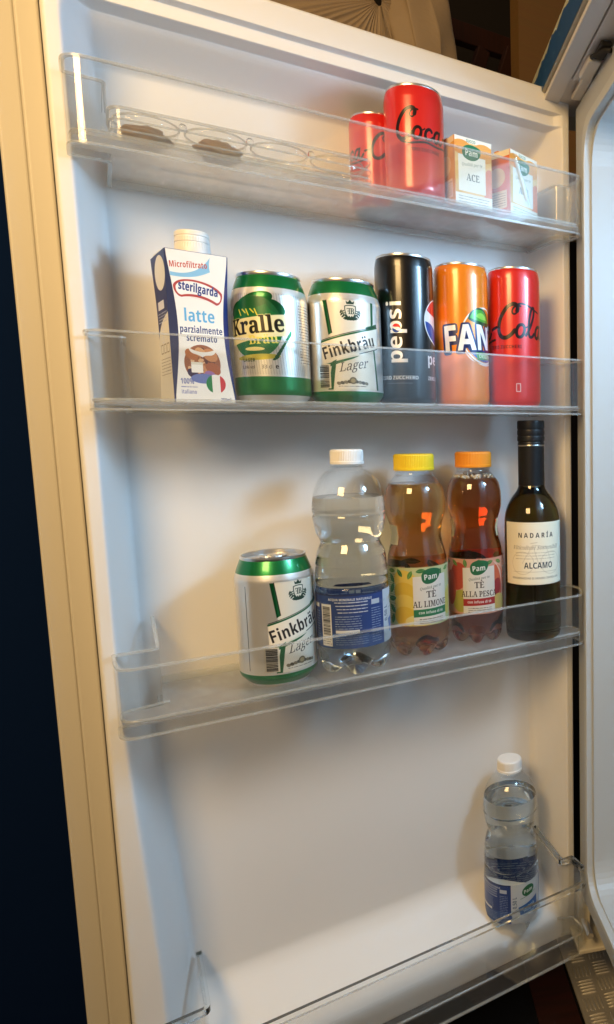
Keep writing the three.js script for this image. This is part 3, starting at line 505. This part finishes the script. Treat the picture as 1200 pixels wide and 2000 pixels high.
function waterBottle(label, pos, turn, r, h, level, tex, group, l0 = 0.135, l1 = 0.375, see = 0.3) {
  const t = thing('water_bottle', label, 'water bottle', pos, turn, group);
  const P = WATER;
  mesh('bottle_body', rev(shell(P, r, h, 0, h, 0), h, { seg: 96, deform: petals(r, 5, 26) }), pet, t);
  mesh('water', liquid(P, r, h, level * h, 0.5, 5), water, t);
  wrap(t, 'label', r * 0.985 + 0.35, h * l0, h * l1, paperMat(tex, 0.75, { transmission: see, thickness: 0, clearcoat: 0.5, clearcoatRoughness: 0.2 }), -180, 180);
  mesh('neck_ring', rev([[r * 0.36, h * 0.916], [r * 0.47, h * 0.918], [r * 0.48, h * 0.923], [r * 0.37, h * 0.926]], h), pet, t);
  capOn(t, 'screw_cap', r * 0.445, h * 0.932, h * 0.998, plastic([0.86, 0.84, 0.80], 0.38));
  return t;
}
const blue = '#1c3f86', blueD = '#122a5e';
const waterTex = print(216, 54, 6, (x, w, h) => {
  x.fillStyle = blue; x.fillRect(0, 0, w, h); x.fillStyle = blueD; x.fillRect(0, 0, w, 1.6); x.fillRect(0, h - 1.2, w, 1.2); poly(x, [[0, 40], [w, 34], [w, h], [0, h]], '#2a549a');
  // front panel with the round mark, on one side of the sleeve
  x.save(); x.translate(w / 2, 0);
  poly(x, [[-14, 0], [32, 0], [34, h], [-14, h]], '#d9dfe4'); ell(x, 9, 12, 9, 7.4, '#0b6a3d', -0.2); text(x, 'Pam', 9, 14.6, 7, '#eef4ee', { rot: -0.1, sx: 0.9 }); line(x, [[-2, 21], [20, 17]], '#4b8a5c', 0.7);
  poly(x, [[-5, 32], [24, 25], [24, 41], [-3, 46]], '#2a6bb3'); text(x, 'ACQUA', 10, 37, 6, '#cfe2f2', { rot: -0.2, sx: 0.9 }); text(x, 'NATURALE', 10, 42, 4, '#cfe2f2', { rot: -0.2, sx: 0.9 });
  x.save(); x.translate(-9, 25); x.rotate(-Math.PI / 2); text(x, '0,50 L', 0, 2, 7, '#5d6f8a', { sx: 0.85 }); x.restore();
  x.restore();
  // back panels: bar code, print
  barcode(x, 30, 10, 12, 42, '#10151f', '#e9ecec', true); x.fillStyle = '#e9ecec'; x.fillRect(30, 41, 12, 11); tinyText(x, 31, 41, 43, 50, 2.2, '#55606e', 0.5);
  x.fillStyle = '#dfe6ee'; x.fillRect(14, 10, 12, 4); text(x, 'ACQUA MINERALE NATURALE', 60, 6.2, 3.3, '#e2e9f2', { sx: 0.9 }); for (let i = 0; i < 4; i++) tinyText(x, 46 + i, 76, 8 + i * 3.3, 9 + i * 3.3, 3, '#d7e0ec', 1.0); tinyText(x, 46, 70, 22, 34, 2.4, '#9fb2cf', 0.7); x.fillStyle = '#e3e9ef'; x.fillRect(46, 35.5, 22, 3); tinyText(x, 46, 76, 41, 52, 2.2, '#8ea5c8', 0.6);
  tinyText(x, 14, 26, 18, 50, 2.6, '#8ea5c8', 0.6); x.fillStyle = '#cfd9e6'; x.fillRect(80, 7, 9, 5); tinyText(x, 80, 90, 16, 50, 2.4, '#9fb2cf', 0.7); tinyText(x, 148, 212, 6, 50, 2.6, '#9fb2cf', 0.7);
});
waterBottle('large clear water bottle with navy label and bar code, beside the lower beer can', [212.6, -260.4, 0.5], 58, 35.8, 219.6, 0.79, waterTex, 'clear water bottles');
waterBottle('small clear water bottle standing alone in the lowest tray', [404, -639.8, -28], -8, 34.3, 218.5, 0.79, waterTex, 'clear water bottles', 0.105, 0.335, 0.5);

const TEA = [[0.30, 0.03], [0.62, 0.0], [0.80, 0.006], [0.94, 0.03], [0.985, 0.07], [0.99, 0.2], [0.99, 0.43], [0.965, 0.49], [0.87, 0.55], [0.80, 0.60], [0.86, 0.65], [0.97, 0.705], [0.995, 0.755], [0.97, 0.80], [0.88, 0.845], [0.70, 0.882], [0.60, 0.90], [0.585, 0.915], [0.585, 0.935]];
function teaBottle(label, pos, turn, r, h, level, tex, liq, capC, foam) {
  const t = thing('tea_bottle', label, 'iced tea bottle', pos, turn, 'bottles of iced tea');
  mesh('bottle_body', rev(shell(TEA, r, h, 0, h, 0), h, { seg: 96, deform: petals(r, 6, 24) }), pet, t);
  mesh('tea', liquid(TEA, r, h, level * h, 0.5, 6), liq, t);
  wrap(t, 'label', r * 0.99 + 0.35, h * 0.165, h * 0.455, paperMat(tex, 0.75, { transmission: 0.35, thickness: 0, clearcoat: 0.5, clearcoatRoughness: 0.2 }));
  for (const a of [-78, 82]) { const gs = rev([[r * 0.86, h * 0.56], [r * 0.815, h * 0.60], [r * 0.865, h * 0.655]], h, { seg: 8, a0: a - 17, a1: a + 17 }); mesh('neck_sticker', gs, plastic([0.72, 0.66, 0.42], 0.5), t); }
  for (const k of [0.895, 0.912]) mesh('neck_ring', rev([[r * 0.59, h * (k - 0.004)], [r * 0.64, h * k], [r * 0.59, h * (k + 0.004)]], h), pet, t);
  if (foam) {
    const R = r * 0.70, bs = []; for (let i = 0; i < 110; i++) { const a = rnd() * 6.283, q = R * (0.55 + 0.45 * rnd()), s = 0.6 + rnd() * 1.5; bs.push(new THREE.SphereGeometry(s, 8, 6).translate(q * Math.cos(a), level * h + 0.5 + rnd() * 3, q * Math.sin(a))); }
    const f = mesh('foam', bs, std([0.82, 0.72, 0.55], 0.3, 0, { transmission: 0.4, thickness: 0 }), t); f.userData.kind = 'stuff';
  }
  capOn(t, 'screw_cap', r * 0.655, h * 0.918, h * 0.999, capC, 72);
  return t;
}
function teaPrint(lines, banner, base, fruit) {
  return print(200, 63, 6, (x, w, h) => {
    x.fillStyle = base; x.fillRect(0, 0, w, h); fruit(x, w, h);
    for (const c of [w / 2, 0, w]) {
      x.save(); x.translate(c, 0);
      poly(x, [[-15, 10], [23, 9], [23, 61], [-15, 62]], '#f0ece0'); bez(x, [-6, 12], [[-8, 2, 6, -1, 15, 4], [16, 14, 6, 20, -2, 18], [-4, 17, -6, 15, -6, 12]], '#0c6b3c'); text(x, 'Pam', 4, 13.6, 8.2, '#f4f6ee', { sx: 0.9, rot: -0.06 });
      text(x, 'Qualità per te', 4, 23.4, 3.8, '#4d5a44', { font: 'serif', weight: 'italic', rot: -0.1 });
      lines.forEach((s, i) => text(x, s, 4, [33, 43][i], i ? 9.2 : 9.6, '#3a2c1e', { font: 'serif', sx: i ? 0.72 : 0.9 }));
      poly(x, [[-15, 45.5], [23, 44.5], [23, 52.5], [-15, 53.5]], banner); text(x, 'con infuso di tè', 4, 50.4, 4.2, '#f2f0e4', { sx: 0.9 });
      tinyText(x, -9, 18, 56, 60.5, 2.2, '#5a4a36', 0.7);
      x.restore();
    }
    tinyText(x, w * 0.2, w * 0.32, 8, 56, 2.4, '#5a6a3a', 0.5); barcode(x, w * 0.70, 12, 20, 14);
  });
}
const leaf = (x, px, py, s, c, rot) => { x.save(); x.translate(px, py); x.rotate(rot); bez(x, [-s, 0], [[-s * 0.4, -s * 0.6, s * 0.4, -s * 0.6, s, 0], [s * 0.4, s * 0.6, -s * 0.4, s * 0.6, -s, 0]], c); line(x, [[-s * 0.8, 0], [s * 0.8, 0]], 'rgba(220,240,180,0.5)', 0.3); x.restore(); };
const limoneTex = teaPrint(['TÈ', 'AL LIMONE'], '#1f7d4b', '#cfd79a', (x, w, h) => {
  for (const c of [0, w / 2, w]) {
    for (let i = 0; i < 4; i++) ell(x, c - 24, 14 + i * 13, 13, 11, i % 2 ? '#e6c030' : '#efd257', 0.3); ell(x, c + 30, 40, 9, 16, '#e0cf5a', 0.2); ell(x, c - 10, 58, 14, 7, '#f0dd86');
    for (let i = 0; i < 8; i++) leaf(x, c - 40 + i * 11, 4 + (i % 3) * 2, 5, i % 2 ? '#2f7a35' : '#5c9a3c', i); for (let i = 0; i < 5; i++) leaf(x, c - 40, 12 + i * 11, 6, '#3c8a44', 1 + i); for (let i = 0; i < 4; i++) leaf(x, c + 40, 20 + i * 11, 5, '#a9b95a', i);
  }
});
const pescaTex = teaPrint(['TÈ', 'ALLA PESCA'], '#b3231f', '#dfa489', (x, w, h) => {
  for (const c of [0, w / 2, w]) {
    ell(x, c - 22, 20, 12, 16, '#c2452c', 0.2); ell(x, c - 18, 48, 12, 13, '#b7b048', 0.4); ell(x, c + 29, 26, 12, 18, '#d8663f', -0.3); ell(x, c + 27, 34, 7, 10, '#a51f22', 0.3); ell(x, c + 30, 52, 12, 10, '#e0bd62', 0.2); ell(x, c - 34, 34, 9, 20, '#c9523a');
    for (let i = 0; i < 7; i++) line(x, [[c + 22 + i * 2, 4 + i], [c + 38, 20 + i * 4]], 'rgba(245,225,205,0.6)', 0.8); for (let i = 0; i < 6; i++) leaf(x, c - 40 + i * 14, 5, 5, '#5a8a3c', i * 0.7);
  }
});
teaBottle('lemon iced tea bottle with yellow cap and green banner label', [287.7, -260.4, -14.6], -4, 32.3, 213, 0.855, limoneTex, teaLight, plastic([0.86, 0.62, 0.02], 0.36), false);
teaBottle('peach iced tea bottle with orange cap and red banner label', [360, -260.4, -19.6], -27, 31.1, 213.7, 0.862, pescaTex, teaDark, plastic([0.86, 0.30, 0.02], 0.36), true);
{
  const r = 31.6, h = 251.6, t = thing('wine_bottle', 'small dark green wine bottle with black capsule, rightmost in its tray', 'wine bottle', [419.3, -260.4, 8.1], -24);
  const P = [[0, 6], [r * 0.6, 3], [r * 0.86, 0], [r * 0.95, 1.4], [r, 6], [r, 60], [r, 132], [r * 0.985, 142], [r * 0.90, 153], [r * 0.72, 164], [r * 0.53, 172.5], [r * 0.46, 180], [r * 0.45, 190], [r * 0.44, 246], [r * 0.40, 249], [0, 249.4]];
  t.scale.y = 0.983; mesh('glass', rev([...P.slice(0, 3), ...curve(P.slice(2, 14), 70), ...P.slice(14)], h, { seg: 96 }), wineGlass, t);
  mesh('capsule', rev([[r * 0.465, 177.5], [r * 0.475, 178], [r * 0.47, 222], [r * 0.475, 223], [r * 0.475, 226], [r * 0.46, 226.6], [r * 0.46, 228], [r * 0.49, 228.6], [r * 0.49, 233], [r * 0.475, 233.6], [r * 0.475, 235], [r * 0.49, 235.6], [r * 0.49, 240], [r * 0.475, 240.6], [r * 0.475, 242], [r * 0.49, 242.6], [r * 0.488, 250], [r * 0.46, 251.5], [0, 251.6]], h, { seg: 64 }), blackCap, t);
  mesh('capsule_ring', rev([[r * 0.478, 222.4], [r * 0.486, 223.2], [r * 0.478, 224]], h, { seg: 64 }), std([0.5, 0.48, 0.45], 0.3, 1), t);
  const lab = print(80, 72, 8, (x, w, h2) => {
    x.fillStyle = '#eee6cf'; x.fillRect(0, 0, w, h2);
    x.globalAlpha = 0.5; x.strokeStyle = '#b9ad92'; x.lineWidth = 0.7; for (const cx of [24, 58]) { x.beginPath(); x.arc(cx, 47, 13, 0, 7); x.stroke(); } line(x, [[24, 47], [36, 26], [52, 28], [58, 47], [42, 46], [36, 26]], '#b9ad92', 0.7); line(x, [[34, 24], [41, 23]], '#b9ad92', 1); x.globalAlpha = 1;
    text(x, 'N A D A R Í A', 40, 17.5, 7.6, '#1d1a1a', { sx: 0.92 }); text(x, 'Viticoltori Sostenibili', 40, 31, 6, '#8a7f6c', { font: 'serif', weight: 'italic', sx: 0.95, skew: 0.2 });
    tinyText(x, 16, 64, 35, 44, 3.4, '#a89d88', 0.6); text(x, 'ALCAMO', 43, 53, 9.6, '#27303a', { sx: 0.86 }); line(x, [[12, 57], [66, 57]], '#b0a58e', 0.4); text(x, 'DENOMINAZIONE DI ORIGINE CONTROLLATA', 40, 65.5, 3.2, '#8a7f6c', { sx: 0.85 });
  });
  wrap(t, 'label', r + 0.35, 67, 138, paperMat(lab, 0.6), -71, 71);
}

// ---------------------------------------------------------------- juice cartons
const juicePrint = name => print(46, 66, 8, (x, w, h) => {
  x.fillStyle = '#eec27a'; x.fillRect(0, 0, w, h); x.fillStyle = '#efe9d8'; x.fillRect(0, 0, w, 5); text(x, 'SUCCO', 20, 4.4, 4, '#46805c', { sx: 0.9 });
  ell(x, 8, 10, 12, 7, '#e89a3c'); ell(x, 36, 12, 14, 9, '#e6a24c'); ell(x, 4, 40, 8, 16, '#e4b45a'); ell(x, 43, 44, 8, 18, '#df7f4c');
  x.fillStyle = '#f3efdf'; x.fillRect(4, 17, 34, 35); bez(x, [9, 15], [[8, 6, 22, 4, 32, 9], [34, 18, 24, 23, 16, 21], [12, 20, 9, 18, 9, 15]], '#0f7044'); text(x, 'Pam', 20.5, 17, 8.4, '#eef4ea', { sx: 0.92 });
  text(x, 'Qualità per te', 21, 26.5, 4, '#6a7a62', { font: 'serif', weight: 'italic', rot: -0.08 }); text(x, name, 22, 41, 9.4, '#3c4a3c', { font: 'serif', sx: 0.85 });
  x.fillStyle = '#f0ecdf'; x.fillRect(0, 54, w, 12); tinyText(x, 4, 42, 57, 64, 2.6, '#8a8f86', 0.7);
});
function juice(label, pos, turn, name, straw) {
  const t = thing('juice_carton', label, 'juice carton', pos, turn, 'small juice cartons');
  const sideC = std([0.72, 0.36, 0.14], 0.4);
  mesh('carton_body', box(-22.6, 22.6, 0, 65.6, -18.6, 18.6, 1.2), sideC, t);
  mesh('front_print', grid(1, 1, (u, v) => [-22.2 + 44.4 * u, 0.5 + 64.6 * v, 18.9]), paperMat(juicePrint(name), 0.35), t);
  mesh('side_print', grid(1, 1, (u, v) => [-22.9, 0.5 + 64.6 * v, -18 + 36 * u]), paperMat(print(36, 66, 4, (x, w, h) => { x.fillStyle = straw ? '#d9702e' : '#e0b262'; x.fillRect(0, 0, w, h); ell(x, 18, 26, 12, 10, '#e9d29a'); x.fillStyle = '#efe6cc'; x.fillRect(0, 0, w, 6); x.fillRect(4, 40, 28, 18); tinyText(x, 6, 30, 43, 56, 2.4, '#6a5a46', 0.6); }), 0.4), t);
  mesh('top_flap', [box(-22.6, 22.6, 65.6, 66.8, -3, 3, 0.5)], sideC, t);
  if (straw) {
    const a = [-17, 57, 20.8], b = [2, 20, 20.8];
    mesh('straw', tube([a, [(a[0] + b[0]) / 2, (a[1] + b[1]) / 2, 20.9], b], 1.7, false, 10), plastic([0.80, 0.79, 0.74], 0.4), t);
    mesh('straw_wrapper', tube([[a[0] - 2.5, a[1] + 5, 20.6], a, b, [b[0] + 2, b[1] - 5, 20.6]], 2.8, false, 10).scale(1, 1, 1), pet, t);
  } else t.scale.set(0.94, 1, 1), mesh('straw_hole', new THREE.CylinderGeometry(3, 3, 0.3, 20).translate(12, 65.9, 10), alu, t);
  return t;
}
juice('small orange and cream juice carton marked ACE, beside the front red can', [342.5, 197, 11], 3, 'ACE', false);
juice('small juice carton with wrapped white straw, rightmost on the topmost tray', [400, 197, 5], 20, 'ACE', true);

// ---------------------------------------------------------------- egg holder
{
  const t = thing('egg_holder', 'long clear plastic egg holder with oval cups and two brown lumps, on the topmost tray', 'egg holder', [138, 197, 4]);
  const out = roundPoly([[-102, -26], [-102, 26], [102, 26], [102, -26]], [12, 10, 10, 12], 6);
  mesh('outer_wall', wall(out.flatMap((p, k) => { const q = out[(k + 1) % out.length], n = Math.max(1, Math.round(Math.hypot(q[0] - p[0], q[1] - p[1]) / 6)); return Array.from({ length: n }, (_, j) => [p[0] + (q[0] - p[0]) * j / n, p[1] + (q[1] - p[1]) * j / n + (n > 4 && j ? 1.3 * noise.noise(p[0] + j * 0.9, 2, 3) : 0)]); }), 1.6, 0, 23.5, true), clear, t);
  mesh('upper_rim', tube(out.map(p => [p[0], 24, p[1]]), 1.25, true, 8, 140), softRim, t);
  mesh('lower_rim', tube(out.map(p => [p[0], 1.3, p[1]]), 1.2, true, 8, 140), softRim, t);
  mesh('rib', [8, 15.5].map(y => tube(roundPoly([[-102.4, 0], [-102.4, 26.4], [102.4, 26.4], [102.4, 0]], [0, 10, 10, 0], 6).map(p => [p[0], y, p[1]]), 0.8, false, 6, 120)), softRim, t);
  const lumpBrown = [std([0.36, 0.22, 0.10], 0.4), std([0.42, 0.25, 0.10], 0.4)];  // plain browns for the lumps set in the first two clear cups
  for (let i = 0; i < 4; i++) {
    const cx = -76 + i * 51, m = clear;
    if (i < 2) mesh('brown_lump', grid(60, 30, (u, v) => { const a = u * 2 * Math.PI, b = (v - 0.5) * Math.PI, w = 1 + 0.28 * noise.noise(Math.cos(a) * 1.6 + i * 9, Math.sin(a) * 1.6 + Math.sin(b) * 1.3, Math.sin(b) * 2.2); return [cx + (i ? 3 : -1) + 18 * Math.cos(a) * Math.cos(b) * w, 14.2 + 8 * Math.sin(b) * w, 14 * Math.sin(a) * Math.cos(b) * w]; }), lumpBrown[i], t, 'brown lump inside the cup');
    mesh('egg_cup', grid(80, 24, (u, v) => { const a = u * 2 * Math.PI, b = v * Math.PI / 2; const w = 1 + 0.07 * noise.noise(Math.cos(a) * 3 + i * 7, Math.sin(a) * 3, v * 5) * (v > 0.02 && v < 0.98); return [cx + 23 * Math.cos(a) * Math.cos(b) * w, 23.6 - 19 * Math.sin(b) * w, 20 * Math.sin(a) * Math.cos(b) * w]; }), m, t);
    mesh('cup_rim', tube(Array.from({ length: 24 }, (_, k) => [cx + 23.4 * Math.cos(k / 24 * 6.2832), 24.2, 20.4 * Math.sin(k / 24 * 6.2832)]), 0.9, true, 6, 96), softRim, t);
    if (i < 3) mesh('knob', new THREE.SphereGeometry(3, 16, 12).translate(cx + 25.5, 25.5, 8), clearRim, t);
  }
}

renderer.render(scene, camera);
